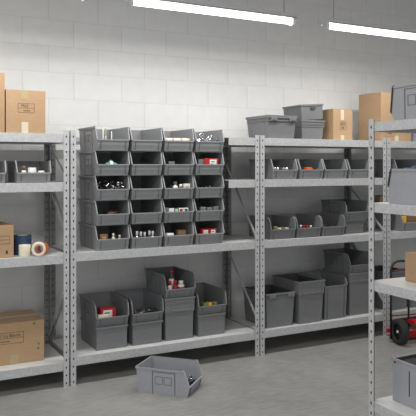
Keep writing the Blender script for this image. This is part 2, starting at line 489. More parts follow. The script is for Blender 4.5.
# ---------------------------------------------------------------- the wall of twenty bins
BW, BD, BH = 0.288, 0.475, 0.198
CX = [1.839+0.2955*i for i in range(4)]
BY = Y0+0.004
ROWS = [1.84+0.002, 1.642, 1.442, 1.242, 1.0405]     # floors, top row first
ROWZ = [1.0415+0.2005*k for k in (4,3,2,1,0)]
rown = ['top row', 'second row down', 'middle row', 'fourth row down', 'bottom row']
coln = ['leftmost column', 'second column', 'third column', 'rightmost column']
what = {(0,0):'holding three upright thin rods',(0,1):'empty',(0,2):'holding white rolls laid flat',(0,3):'heaped with bright metal elbows',
 (1,0):'holding a teal cloth',(1,1):'empty',(1,2):'holding one small grey block',(1,3):'holding a red box with white label',
 (2,0):'filled with dark shiny fittings',(2,1):'empty',(2,2):'holding green and white jars',(2,3):'holding a few dark bolts',
 (3,0):'holding tangled dark wire',(3,1):'empty',(3,2):'holding white packets with green and red print',(3,3):'holding grey metal blocks',
 (4,0):'holding a brown carton and white caps',(4,1):'holding white and black plugs',(4,2):'holding a white tube and brown carton',(4,3):'holding two red and white packets'}
proto = None
for r in range(5):
    for c in range(4):
        lab = f'grey bin {what[(r,c)]}, {coln[c]}, {rown[r]}'
        loc = (CX[c], BY, ROWZ[r])
        if proto is None:
            proto = hopper(BW, BD, BH, tp=0.009, label=lab, loc=loc, group='twenty grey bins stacked on the middle shelf')
        else:
            copy_tree(proto, loc, label=lab, cat='bin', group='twenty grey bins stacked on the middle shelf')

# ---------------------------------------------------------------- small contents
def carton(w, d, h, m, loc, rz, label, name='carton', lab=None, cat='box', labm='white', group=None, bev=0.002):
    q = MB(); q.box(-w/2, w/2, -d/2, d/2, 0, h, m, bev)
    root = q.build(name, None, loc, (0,0,rz)); tag(root, label, cat, group)
    if lab:
        x0, x1, z0, z1 = lab
        q = MB(); q.box(x0*w, x1*w, -d/2-0.0015, -d/2+0.0005, z0*h, z1*h, labm)
        q.box(x0*w+0.15*(x1-x0)*w, x1*w-0.3*(x1-x0)*w, -d/2-0.002, -d/2-0.001, (z0+0.62*(z1-z0))*h, (z0+0.74*(z1-z0))*h, 'darkmetal')
        q.box(x0*w+0.15*(x1-x0)*w, x1*w-0.5*(x1-x0)*w, -d/2-0.002, -d/2-0.001, (z0+0.3*(z1-z0))*h, (z0+0.40*(z1-z0))*h, 'darkmetal')
        q.build('printed_label', root)
    return root
def bottle(r, h, m, capm, loc, label, name='bottle', caph=0.2, cat='bottle', group=None, band=None):
    root = empty(name, loc, 0, label, cat, group)
    q = MB(); b = h*(1-caph)
    q.lathe([(0.0001,0),(r*0.95,0),(r,0.004),(r,b*0.82),(r*0.9,b*0.9),(r*0.6,b),(0.0001,b)], m, 16); q.build('body', root)
    q = MB(); q.lathe([(0.0001,b),(r*0.7,b),(r*0.7,h-0.002),(r*0.62,h),(0.0001,h)], capm, 16); q.build('cap', root)
    if band:
        q = MB(); q.lathe([(r+0.0008,b*0.25),(r+0.0008,b*0.75)], band, 16); q.build('paper_label', root)
    return root
def cyl_flat(r, L, m, loc, rz, label, name, endm=None, cat='roll', group=None):
    q = MB(); q.lathe([(0.0001,-L/2),(r,-L/2),(r,L/2),(0.0001,L/2)], m, 14, axis='x')
    root = q.build(name, None, loc, (0,0,rz)); tag(root, label, cat, group)
    if endm:
        q = MB(); q.lathe([(r+0.0008, L/2-0.014),(r+0.0008, L/2+0.001),(0.0001,L/2+0.001)], endm, 14, axis='x'); q.build('end_cap', root)
    return root
def elbow(loc, rot, label, m='chrome', s=1.0, name='pipe_elbow', group=None):
    q = MB(); pts = [(-0.03*s,0,0),(-0.012*s,0,0),(-0.004*s,0,0.003*s),(0,0,0.012*s),(0,0,0.03*s)]
    q.tube(pts, 0.0095*s, m, 10)
    q.tube([(-0.03*s,0,0),(-0.020*s,0,0)], 0.0125*s, m, 10); q.tube([(0,0,0.02*s),(0,0,0.03*s)], 0.0125*s, m, 10)
    q.tube([(-0.0305*s,0,0),(-0.0301*s,0,0)], 0.008*s, 'hole_shade', 10)
    q.tube([(0,0,0.0301*s),(0,0,0.0305*s)], 0.008*s, 'hole_shade', 10)
    o = q.build(name, None, loc, rot); tag(o, label, 'fitting', group); return o
def heap(x0, x1, y0, y1, z0, z1, n, mats_, size, name, label, cat, parent=None):
    """countless little parts lying in a bin: one stuff object"""
    q = MB()
    for i in range(n):
        f = i/n
        c = Vector((random.uniform(x0,x1), random.uniform(y0,y1), z0+size+(z1-z0-size)*f))
        a = Vector((random.uniform(-1,1), random.uniform(-1,1), random.uniform(-0.5,0.6))).normalized()
        s_ = size*random.uniform(0.7,1.2)
        m = random.choice(mats_)
        a1 = c-a*s_; b1 = c+a*s_
        for p in (a1, b1):
            p.x = min(max(p.x, x0-0.004), x1+0.004); p.y = min(max(p.y, y0-0.002), y1+0.006); p.z = max(p.z, z0+0.006)
        if (b1-a1).length < size*0.4: continue
        q.tube([a1, b1], s_*0.36, m, 6)
        q.tube([a1, a1+(b1-a1)*0.28], s_*0.55, m, 6)
    o = q.build(name); tag(o, label, cat, None, 'stuff'); return o

def in_bin(c, r, dx, dy, dz=0): return (CX[c]+dx, BY+dy, ROWZ[r]+0.0045+dz)
# row 1
for k, (dx, h, m) in enumerate(((-0.078,0.180,'white'),(-0.055,0.186,'wood'),(-0.006,0.155,'white'))):
    q = MB(); q.lathe([(0.0001,0),(0.0045,0),(0.0045,h*0.62),(0.0045,h-0.006),(0.002,h),(0.0001,h)], m, 10, mats=['white','white','wood' if k == 1 else 'white','white','white'])
    o = q.build('thin_rod', None, in_bin(0,0,dx,0.030))
    tag(o, ['leftmost of three thin white rods standing in the top left bin','middle of three thin rods, orange below its white end, top left bin','shortest thin white rod, standing apart in the top left bin'][k], 'rod', 'rods in the top left bin')
for k, dx in enumerate((-0.078, 0.0, 0.078)):
    for j in range(3):
        lab = ['left white roll', 'middle white roll', 'right white roll'][k]+' with brown end, '+['bottom layer', 'second layer', 'topmost layer'][j]+' in top row bin of third column'
        cyl_flat(0.0185, 0.074, 'white', in_bin(2,0,dx+0.0,0.046,0.0190+0.0372*j), 0, lab, 'paper_roll', 'wood', 'roll', 'white rolls in the third top bin')
k = 0
for (dz, n) in ((0.036,5),(0.062,5),(0.088,5),(0.112,4)):
    for j in range(n):
        dx = -0.080+0.040*j + (0.010 if dz > 0.08 else 0)
        elbow(in_bin(3,0,dx,0.068+random.uniform(-0.006,0.010)+ (0.006 if dz>0.1 else 0),dz+(0.024 if (dz>0.1 and j<2) else 0)+random.uniform(0,0.005)), (random.uniform(-0.6,0.6),random.uniform(-0.8,0.8),random.uniform(0,6.28)),
              'bright metal pipe elbow piled in the top right bin of the bin wall', s=0.95, group='metal elbows in the top right bin')
# row 2
q = MB()
NX, NY = 14, 8
def clz(i, j):
    u = i/(NX-1); v = j/(NY-1)
    return 0.092+0.034*math.exp(-((u-0.45)**2)/0.05)*(1-abs(v-0.4))+0.006*math.sin(9*u+5*v)
gv = [[q.bm.verts.new((-0.055+0.11*i/(NX-1), 0.09*j/(NY-1), clz(i,j) if 0<j<NY-1 and 0<i<NX-1 else 0.004)) for j in range(NY)] for i in range(NX)]
for i in range(NX-1):
    for j in range(NY-1):
        f = q.bm.faces.new((gv[i][j], gv[i+1][j], gv[i+1][j+1], gv[i][j+1])); f.material_index = q.mi('teal' if not (5<=i<=7 and j<4) else 'offwhite'); f.smooth = True
tag(q.build('folded_cloth', None, in_bin(0,1,0.0,0.028)), 'teal and white cloth bundled in the left bin, second row', 'cloth')
carton(0.055,0.05,0.112,'greycast', in_bin(2,1,-0.056,0.06),0,'small grey block standing at the left in third column bin, second row','metal_block',cat='block')
carton(0.142,0.07,0.140,'red', in_bin(3,1,0.030,0.07),0.03,'red carton with a white printed label in the rightmost bin, second row',lab=(-0.12,0.36,0.50,0.93))
carton(0.050,0.05,0.132,'greycast', in_bin(3,1,-0.069,0.065),0,'grey beige block standing left of the red carton, second row','metal_block',cat='block')
# row 3
heap(CX[0]-0.11, CX[0]+0.11, BY+0.026, BY+0.16, ROWZ[2]+0.005, ROWZ[2]+0.150, 330, ['darkmetal','darkmetal','darkmetal','darkmetal','chrome','inside'], 0.014, 'metal_fittings', 'dark shiny metal fittings filling the left bin of the middle row', 'fittings')
bottle(0.024,0.142,'white','dull_green',in_bin(2,2,-0.016,0.055),'white jar with a green cap in the third bin, middle row',name='jar',caph=0.22,cat='jar',band='green')
bottle(0.019,0.118,'dull_green','white',in_bin(2,2,0.032,0.045),'green jar with a white cap between two others, middle row',name='jar',caph=0.25,cat='jar')
carton(0.060,0.04,0.122,'white',in_bin(2,2,0.086,0.05),0,'white carton with dark print right of the jars, middle row',lab=(-0.4,0.4,0.5,0.9),labm='offwhite')
bottle(0.014,0.108,'inside','darkmetal',in_bin(2,2,-0.06,0.045),'slim dark jar left of the green capped jar, middle row',name='jar',caph=0.25,cat='jar')
for k, dx in enumerate((-0.06,-0.02,0.02)):
    q = MB(); q.tube([(0,0,0),(0,0,0.085)], 0.006, 'darkmetal', 8); q.tube([(0,0,0.085),(0,0,0.092+0.003*k)], 0.011, 'darkmetal', 6)
    tag(q.build('bolt', None, in_bin(3,2,dx,0.05)), ['left dark bolt','middle dark bolt','right dark bolt'][k]+' standing in the rightmost bin, middle row', 'bolt', 'dark bolts in the middle row')
# row 4
q = MB()
for k in range(16):
    pts = []; cx0 = random.uniform(-0.05,0.05); ph = random.uniform(0,6.28); rx = random.uniform(0.03,0.055); z_ = 0.012+0.0058*k
    for j in range(18):
        t = 2*math.pi*j/18
        pts.append((cx0+rx*math.cos(t), 0.085+0.05*math.sin(t), z_+0.004*math.sin(3*t+ph)))
    q.tube(pts, 0.004, random.choice(['copper','darkmetal','darkmetal','brown']), 6, closed=True)
tag(q.build('wire_coil', None, in_bin(0,3,0,0)), 'tangled coil of dark brown wire in the left bin, fourth row', 'wire')
for k, (dx, w, m, lm, lab) in enumerate(((-0.062,0.046,'white',None,'plain white packet at the left'),(-0.016,0.040,'green','white','green packet second from left'),(0.028,0.042,'white','red','white packet with a red print'),(0.074,0.044,'white','green','white packet with green print at the right'))):
    carton(w,0.05,0.115,m,in_bin(2,3,dx,0.05),0,lab+' in the third bin, fourth row',name='packet',lab=(-0.3,0.3,0.72,0.94) if lm else None,labm=lm or 'white',cat='packet',group='packets in the fourth row')
carton(0.028,0.03,0.122,'greycast',in_bin(2,3,-0.104,0.05),0,'slim grey block left of the white packets, fourth row','metal_block',cat='block')
for k, dx in enumerate((-0.05,0.012,0.074)):
    carton(0.054,0.06,0.118-0.006*(k%2),'greycast',in_bin(3,3,dx,0.058),0.05*(k-1),['left','middle','right'][k]+' of three grey metal blocks in the rightmost bin, fourth row','metal_block',cat='block',group='grey metal blocks',bev=0.006)
# row 5
carton(0.060,0.05,0.125,'brown',in_bin(0,4,-0.070,0.052),0,'small brown carton in the bottom left bin of the bin wall',lab=(-0.3,0.2,0.6,0.85),labm='wood')
for k, (dx, dy, h) in enumerate(((0.012,0.04,0.128),(0.040,0.07,0.11),(0.068,0.045,0.112))):
    bottle(0.013,h,'brown' if k == 1 else 'offwhite','white' if k != 1 else 'brown',in_bin(0,4,dx,dy),['tall white capped tube','brown capped tube','short white capped tube'][k]+' in the bottom left bin of the bin wall',name='small_bottle',group='tubes in the bottom left bin')
for k, dx in enumerate((-0.075,-0.040,-0.006,0.036,0.066)):
    bottle(0.0145,0.135-0.005*(k%3),'black' if k%2 else 'chrome','white',in_bin(1,4,dx,0.044),['first','second','third','fourth','fifth'][k]+' white topped plug from the left, second column bottom bin',name='spark_plug',caph=0.3,cat='plug',group='plugs in the bottom row')
cyl_flat(0.017,0.066,'white',in_bin(2,4,-0.070,0.05,0.0895),0,'white tube lying across the bottom bin of the third column','tube',None,'tube')
carton(0.060,0.05,0.071,'offwhite',in_bin(2,4,-0.070,0.052),0,'pale carton lying under the white tube, bottom bin of third column')
carton(0.070,0.05,0.128,'brown',in_bin(2,4,0.040,0.06),0.04,'brown carton in the bottom bin of the third column')
for k, dx in enumerate((-0.032,0.042)):
    carton(0.068,0.055,0.125,'red',in_bin(3,4,dx,0.055),0,['left','right'][k]+' red packet with white label in the bottom right bin of bin wall',name='packet',lab=(-0.28,0.34,0.55,0.92),cat='packet',group='red packets in the bottom right bin')

# ---------------------------------------------------------------- bottom shelf of the bin rack
BZ = 0.223
FY = 5.130
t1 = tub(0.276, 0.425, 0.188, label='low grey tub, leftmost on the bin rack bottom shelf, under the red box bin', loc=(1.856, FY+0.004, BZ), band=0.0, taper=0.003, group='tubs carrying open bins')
hp = hopper(0.290, 0.440, 0.200, m='tub', name='storage_bin', lip=0.38, label='grey open bin with a red box inside, leftmost on the bottom shelf', loc=(1.856, FY-0.006, BZ+0.1885), curve=0.075, group='open bins standing on tubs')
def place(src, loc, label, rz=None): return copy_tree(src, loc, rz, label)
place(t1, (2.170, FY+0.004, BZ), 'low grey tub, second from left on the bin rack bottom shelf')
place(hp, (2.170, FY-0.006, BZ+0.1885), 'grey open bin with dark parts in it, on the second tub from the left')
t3 = tub(0.290, 0.415, 0.365, label='tall grey tub with recessed band, third from left under the bottle bin', loc=(2.470, FY, BZ), seam=0.235, recess=True, taper=0.008, group='tall grey tubs on bottom shelves')
place(hp, (2.470, FY-0.012, BZ+0.3655), 'grey open bin with red and white capped bottles, highest on the bottom shelf')
place(t1, (2.786, FY+0.004, BZ), 'low grey tub under the rightmost open bin of the bin rack bottom shelf')
place(hp, (2.786, FY-0.006, BZ+0.1885), 'grey open bin with olive parts, rightmost on the bin rack bottom shelf')
hz = BZ+0.1885+0.0045
carton(0.128,0.10,0.132,'red',(1.854-0.008,FY+0.115,hz),-0.05,'red carton with a white label in the open bin at bottom left',lab=(-0.34,0.26,0.35,0.88))
carton(0.094,0.05,0.088,'offwhite',(1.854-0.062,FY+0.052,hz),0,'small white carton in front of the red carton, bottom left bin')
heap(2.170-0.10,2.170+0.10,FY+0.02,FY+0.15,hz,hz+0.088,120,['darkmetal','greycast','inside'],0.016,'metal_fittings','dark metal fittings in the second open bin of the bottom shelf','fittings')
hz3 = BZ+0.3655+0.0045
bottle(0.022,0.215,'inside','red',(2.470-0.032,FY+0.11,hz3),'tallest bottle with white collar and red cap in the raised open bin',caph=0.10,band='white')
bottle(0.021,0.135,'white','red',(2.470-0.075,FY+0.05,hz3),'left short bottle with red cap in the raised open bin',caph=0.25)
bottle(0.020,0.140,'red','red',(2.470-0.026,FY+0.045,hz3),'all red bottle in the middle of the raised open bin',caph=0.25)
bottle(0.031,0.130,'white','white',(2.470+0.034,FY+0.055,hz3),'fat white bottle at the right of the raised open bin',caph=0.2,band='red')
for k,(dx,m) in enumerate(((-0.05,'olive'),(-0.005,'yellow'),(0.05,'olive'))):
    carton(0.036,0.05,0.090,m,(2.786+dx,FY+0.06,hz),0.2*k,['left olive block','yellowish block','right olive block'][k]+' in the rightmost open bin of the bin rack bottom shelf',name='plastic_block',cat='block',group='olive blocks')

# ---------------------------------------------------------------- rack C
# bins on the second shelf and the middle shelf
z2 = LV_C[2]+0.001
hc = hopper(0.284, 0.42, 0.188, m='bin', label='grey open bin heaped with white metal balls, first of four on the upper shelf', loc=(3.527, BY+0.010, z2), group='four grey bins on the upper shelf')
for x, lab in ((3.832,'grey open bin with an orange part inside, second of four on the upper shelf'),(4.124,'empty grey open bin, third of four on the upper shelf'),(4.427,'empty grey open bin, fourth of four and partly behind near post')):
    copy_tree(hc, (x, BY+0.010, z2), label=lab)
for k,(dx,dy,dz) in enumerate([(-0.10+0.034*i,0.035+0.03*j,0.014+0.0265*l) for l in range(4) for j in range(2) for i in range(6)][:42]):
    q = MB(); r_ = 0.0135
    q.lathe([(0.0001,-r_),(r_*0.6,-r_*0.8),(r_*0.92,-r_*0.38),(r_,0),(r_*0.92,r_*0.38),(r_*0.6,r_*0.8),(0.0001,r_)], ['chrome','white','darkmetal'][k%3], 10)
    tag(q.build('steel_ball', None, (3.527+dx+random.uniform(-0.001,0.001), BY+0.01+dy, z2+0.005+dz)), 'small shiny ball in the heap filling the first bin of the upper shelf','ball','balls in the first upper bin')
carton(0.080,0.05,0.105,'orange',(3.832-0.006,BY+0.065,z2+0.0045),0.1,'orange block in the second bin of the upper shelf',name='plastic_block',cat='block',bev=0.01)
z3 = LV_C[1]+0.001
hm = hopper(0.288, 0.40, 0.197, m='tub', label='dark grey open bin with olive parts, first on the middle shelf of right rack', loc=(3.510, BY+0.022, z3), curve=0.06, group='dark bins on the middle shelf')
copy_tree(hm, (3.810, BY+0.022, z3), label='dark grey open bin with red and white tubes, second on the middle shelf')
copy_tree(hm, (4.104, BY+0.022, z3), label='dark grey open bin with black parts, third on the middle shelf')
copy_tree(hm, (4.428, BY+0.055, z3+0.1305), label='dark grey open bin raised on a low tub, right end of middle shelf')
tub(0.245, 0.37, 0.130, label='low dark tub under the raised bin at the right end of middle shelf', loc=(4.430, BY+0.095, z3), band=0.035, taper=0.008, top=None)
for k,(dx,m) in enumerate(((-0.055,'olive'),(-0.012,'offwhite'),(0.030,'olive'),(0.070,'offwhite'))):
    carton(0.032,0.04,0.100-0.004*(k%2)+(0.012 if k==0 else 0),m,(3.510+dx,BY+0.080,z3+0.0045),0.15*k,['tall olive block at left','pale block second from left','olive block third from left','pale block at right'][k]+' in the first middle shelf bin',name='plastic_block',cat='block',group='small blocks in the middle shelf bin')
for k,(dx,m,cm) in enumerate(((-0.062,'red','white'),(-0.024,'red','red'),(0.016,'white','red'),(0.056,'white','white'))):
    bottle(0.0165,0.112-0.003*k,m,cm,(3.810+dx,BY+0.078,z3+0.0045),['red bottle with white cap','fully red bottle','white bottle with red cap','fully white bottle'][k]+' in the second middle shelf bin',name='small_bottle',group='small bottles in the middle shelf bin')
heap(4.104-0.09,4.104+0.09,BY+0.05,BY+0.15,z3+0.005,z3+0.10,90,['darkmetal','inside','black'],0.014,'metal_fittings','black metal fittings in the third bin of the middle shelf','fittings')
# bottom shelf tubs
zb = LV_C[0]+0.001
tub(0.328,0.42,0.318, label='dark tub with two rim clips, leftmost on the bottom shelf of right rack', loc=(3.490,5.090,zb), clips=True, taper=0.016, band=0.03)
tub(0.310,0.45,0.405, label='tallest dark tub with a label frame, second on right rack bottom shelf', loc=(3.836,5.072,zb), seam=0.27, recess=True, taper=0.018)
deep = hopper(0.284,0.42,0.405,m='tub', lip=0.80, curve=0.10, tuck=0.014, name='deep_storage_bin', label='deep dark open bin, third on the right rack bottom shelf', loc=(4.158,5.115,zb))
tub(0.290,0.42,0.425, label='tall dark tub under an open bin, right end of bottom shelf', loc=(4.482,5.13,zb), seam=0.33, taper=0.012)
hopper(0.290,0.42,0.195,m='tub', lip=0.42, curve=0.09, label='dark open bin standing on the tall tub, right end of bottom shelf', loc=(4.478,5.118,zb+0.4255))

# top of rack C: totes, boxes
zt = LV_C[3]+0.001
tub(0.325,0.39,0.205, name='lidded_tote', m='tub', label='grey lidded tote on top of the right rack, beside the bin wall', loc=(3.508,5.090,zt), clips=True, taper=0.016, band=0.045, lid=True, cat='tote')
tub(0.285,0.36,0.190, name='storage_tote', m='tub', label='grey tote with a handle slot under another, on top shelf by cardboard box', loc=(3.940,5.19,zt), clips=False, recess=True, seam=0.12, taper=0.012, band=0.045, cat='tote')
ut = tub(0.262,0.34,0.150, name='storage_tote', m='tub', label='grey tote with a handle slot, set crooked on another tote on the rack top', loc=(3.942,5.20,zt+0.197), taper=0.004, band=0.02, cat='tote')
ut.rotation_euler = (0, R(-4), R(-3))
q = MB(); q.box(-0.02,0.035,-0.0035,0.004,0.098,0.122,'inside',0.001); q.build('handle_slot', ut)

# ---------------------------------------------------------------- cardboard boxes
def text_mesh(s, size, mx, parent, loc, rot, name='printed_text'):
    cu = bpy.data.curves.new('t', 'FONT'); cu.body = s; cu.size = size; cu.align_x = 'LEFT'; cu.extrude = 0.0004
    o = bpy.data.objects.new('t', cu); COL.objects.link(o)
    bpy.context.view_layer.update()
    dg = bpy.context.evaluated_depsgraph_get()
    me = bpy.data.meshes.new_from_object(o.evaluated_get(dg))
    COL.objects.unlink(o); bpy.data.objects.remove(o)
    me.materials.clear(); me.materials.append(M[mx])
    r = bpy.data.objects.new(name, me); COL.objects.link(r)
    r.parent = parent; r.location = loc; r.rotation_euler = rot
    return r
def cardbox(x0, x1, y0, y1, z0, z1, label, name='cardboard_box', m='card', tape=None, tapes=(), frame=None, words=None, dots=(), flap=False):
    W_, D_, H_ = x1-x0, y1-y0, z1-z0
    root = empty(name, (x0, y0, z0), 0, label, 'box')
    q = MB(); q.box(0, W_, 0, D_, 0, H_-0.003, m, 0.003); q.build('carton_body', root)
    # top flaps meeting at the middle seam
    q = MB(); q.box(0.0005, W_-0.0005, 0.0005, D_/2-0.001, H_-0.003, H_, m); q.build('flap', root)
    q = MB()
    if flap:
        q.bar((W_/2-W_*0.5+0.004, D_-0.006, H_-0.002), (W_-0.006, D_-0.006, H_-0.002), 0.003, 0.004, m)
        q.face([(0.0005, D_-0.001, H_), (W_-0.03, D_-0.001, H_), (W_-0.05, D_*0.55, H_+0.018), (0.0005, D_*0.55, H_+0.022)], m)
    else: q.box(0.0005, W_-0.0005, D_/2+0.001, D_-0.0005, H_-0.003, H_, m)
    q.build('flap', root)
    for (a, b2, c, d, mm) in tapes:      # on the front: x0,x1,z0,z1 in metres
        q = MB(); q.box(a, b2, -0.0012, 0.001, c, d, mm); q.build('tape_strip', root)
    if tape:
        q = MB(); q.box(0, W_, D_/2-0.026, D_/2+0.026, H_-0.0005, H_+0.0012, tape)
        q.build('tape_strip', root)
    if frame:
        a, b2, c, d = frame; w = 0.0022; q = MB()
        for r_ in ((a,b2,c,c+w),(a,b2,d-w,d),(a,b2,(c+d)/2-w/2,(c+d)/2+w/2),(a,a+w,c,d),(b2-w,b2,c,d)):
            q.box(r_[0], r_[1], -0.001, 0.0005, r_[2], r_[3], 'ink')
        q.build('printed_frame', root)
        if words:
            hh = (d-c)/2
            text_mesh(words[0], hh*0.78, 'ink', root, (a+(b2-a)*words[2], -0.0008, (c+d)/2+hh*0.22), (R(90),0,0))
            text_mesh(words[1], hh*0.55, 'ink', root, (a+(b2-a)*(words[2]+0.12), -0.0008, c+hh*0.32), (R(90),0,0))
    for (x, z) in dots:
        q = MB(); q.lathe([(0.0001,-0.0012),(0.0085,-0.0012),(0.0085,0.0005),(0.0001,0.0005)], 'green_dot', 16, axis='y', org=(x,0,z)); q.build('sticker_dot', root)
    return root
za = LV_A[3]+0.001
cardbox(0.996,1.292,5.072,5.40,za,2.297,'cardboard box with printed frame and tape, on top of the left rack', tapes=((0.115,0.165,0,0.082,'tape'),(0.11,0.165,0.258,0.323,'tape_old')), frame=(0.088,0.212,0.153,0.224), words=('FSLE','mosne',0.20))
cardbox(0.60,0.987,5.072,5.45,za,2.418,'taller cardboard box cut off by the left edge, top of the left rack', m='card_dark')
cardbox(0.70,1.058,5.098,5.46,LV_A[1]+0.001,1.275,'cardboard box with loose flap, left of the tape rolls', flap=True, frame=(0.24,0.330,0.105,0.165), words=(' ','',0.1), tapes=((0.16,0.245,0,0.245,'card_dark'),(0.30,0.315,0.03,0.055,'ink')))
A4 = cardbox(0.72,1.312,5.188,5.60,LV_A[0]+0.001,0.516,'large cardboard box with green dots on the lowest shelf of the left rack', tape='tape_grey', tapes=((0.330,0.392,0.0,0.075,'tape_old'),), frame=(0.06,0.432,0.160,0.246), words=('FC 11 Lo Bisure','G murwar',0.34), dots=((0.512,0.296),(0.547,0.136),(0.545,0.100)))
cardbox(4.162,4.405,5.165,5.46,zt,2.286,'smaller cardboard box with white tape, on top shelf beside grey totes', tapes=((0.095,0.135,0.20,0.303,'tape'),(0.095,0.138,0,0.05,'tape')), frame=(0.085,0.165,0.105,0.185), words=('ROS','QIE',0.12))
cardbox(4.780,5.205,5.16,5.50,zt,2.484,'tallest cardboard box on the far right rack top', m='card', tapes=((0.19,0.24,0.0,0.06,'tape'),), frame=(0.055,0.19,0.05,0.19), words=('HDL','box',0.15))
tub(0.30,0.40,0.21, name='storage_tote', m='bin2', label='grey tote right of the tallest box on the far rack top', loc=(5.385,5.14,zt), taper=0.014, cat='tote')

# ---------------------------------------------------------------- left rack second shelf
zA = LV_A[2]+0.001
ha = hopper(0.268,0.36,0.168,m='bin', label='grey open bin with a jar and white rolls, left rack upper shelf', loc=(1.208,BY+0.02,zA), group='bins on the left rack')
copy_tree(ha, (0.868,BY+0.02,zA), label='grey open bin cut off by the left edge, left rack upper shelf')
bottle(0.019,0.125,'offwhite','brown',(1.208-0.066,BY+0.080,zA+0.0045),'small jar with brown cap at left of the left rack bin',name='jar',caph=0.25,cat='jar')
def roll(ro, ri, w, m, loc, rot, label, name='tape_roll', core='offwhite'):
    root = empty(name, loc, 0, label, 'tape'); root.rotation_euler = rot
    q = MB(); q.lathe([(ri+0.003,0.001),(ro-0.001,0.001),(ro,0.003),(ro,w-0.003),(ro-0.001,w-0.001),(ri+0.003,w-0.001)], m, 32, closed=True); q.build('wound_tape', root)
    q = MB(); q.lathe([(ri,0),(ri+0.003,0),(ri+0.003,w),(ri,w)], core, 32, closed=True); q.build('core', root)
    return root
roll(0.032,0.018,0.112,'white',(1.208+0.0,BY+0.092,zA+0.0045),(0,0,0),'white roll standing in the middle of the left rack bin')
roll(0.025,0.014,0.088,'white',(1.208+0.070,BY+0.085,zA+0.0045),(0,0,0),'low white roll at the right of the left rack bin')
# tape rolls on the middle shelf
zm = LV_A[1]+0.0005
roll(0.069,0.040,0.150,'blue',(1.158,5.255,zm),(0,0,0),'big blue tape roll standing behind the white one')
roll(0.045,0.028,0.088,'cream',(1.147,5.128,zm),(0,0,0),'cream tape roll standing upright in front of the blue roll')
rr = roll(0.054,0.029,0.048,'cream',(1.248,5.105,zm+0.054),(R(90),0,R(-14)),'cream tape roll on edge facing the aisle with a pink core', core='pink')
roll(0.046,0.026,0.045,'orange',(1.305,5.190,zm+0.046),(R(90),0,R(-20)),'orange tape roll on edge behind the pink cored roll', core='brown')

# ---------------------------------------------------------------- bin on the floor
# forward direction points right and towards the camera
fb = hopper(0.300,0.430,0.196,m='bin2', label='grey open bin standing alone on the floor', loc=(2.290,4.480,0.0), rz=R(43), lip=0.40, setb=0.045)
heap(-0.105,0.105,0.03,0.17,0.005,0.085,170,['darkmetal','chrome','inside'],0.014,'metal_fittings','dark metal fittings with bright ends in the bin on the floor','fittings')
hpz = bpy.data.objects[-1] if False else [o for o in bpy.data.objects if o.get('label','').startswith('dark metal fittings with bright ends')][0]
hpz.location = fb.location; hpz.rotation_euler = fb.rotation_euler

# ---------------------------------------------------------------- right: far rack contents
hd = hopper(0.300,0.42,0.195,m='bin', label='grey open bin with yellow and brown cartons on far right rack', loc=(5.145,BY+0.02,LV_C[1]+0.001))
carton(0.062,0.10,0.150,'yellow',(5.052,BY+0.10,LV_C[1]+0.0055),0,'yellow carton in the open bin on the far right rack')
carton(0.170,0.12,0.155,'brown',(5.178,BY+0.12,LV_C[1]+0.0055),0.04,'brown carton beside the yellow one on the far right rack')
cardbox(4.945,5.240,5.355,5.490,LV_C[1]+0.199,1.40,'small cardboard box resting on the open bin, far right rack', m='card_dark')
hopper(0.340,0.42,0.192,m='bin', label='grey open bin with pale blue parts, far right rack upper shelf', loc=(5.085,BY+0.02,LV_C[2]+0.001))
carton(0.080,0.06,0.098,'lightblue',(5.13,BY+0.090,LV_C[2]+0.0055),0.05,'pale blue block in the far right upper bin',name='plastic_block',cat='block')
carton(0.020,0.05,0.120,'lightblue',(5.205,BY+0.090,LV_C[2]+0.0055),0,'upright slim blue block in the far right upper bin',name='plastic_block',cat='block')

tub(0.30,0.42,0.40, label='dark tub on the far right rack bottom shelf, behind the hand truck', loc=(4.98,5.12,LV_C[0]+0.001), taper=0.014)
tub(0.30,0.42,0.34, label='shorter dark tub right of another behind the hand truck', loc=(5.31,5.12,LV_C[0]+0.001), taper=0.014)

# ---------------------------------------------------------------- near rack contents
def side_bin(y_front, z, label, W_=0.30, H_=0.20, tk=0.032, rot=180, lp=0.25, sb=0.022, pn=True):
    # opens towards +Y (away from camera)
    return hopper(W_,0.45,H_,m='bin2', label=label, loc=(2.72+W_/2, y_front, z), rz=R(rot), lip=lp, setb=sb, tuck=tk, tp=0.003, bead='hole_shade', panel=pn)  # dark bead paints the shaded edge of the opening onto the rim
side_bin(2.845, LV_E[3]+0.001, 'grey bin seen from its side on the nearest rack top', rot=174)
side_bin(2.880, LV_E[2]+0.001, 'grey bin seen from its side below eye level on the nearest rack', tk=0.002, lp=0.5, sb=0.026, pn=False)
e3 = cardbox(0,0.38,0,0.30,0,0.165,'tan cardboard box on the third shelf down of the nearest rack', m='card')
e3.location = (2.860, 2.886, LV_E[1]+0.001); e3.rotation_euler = (0,0,R(-90))
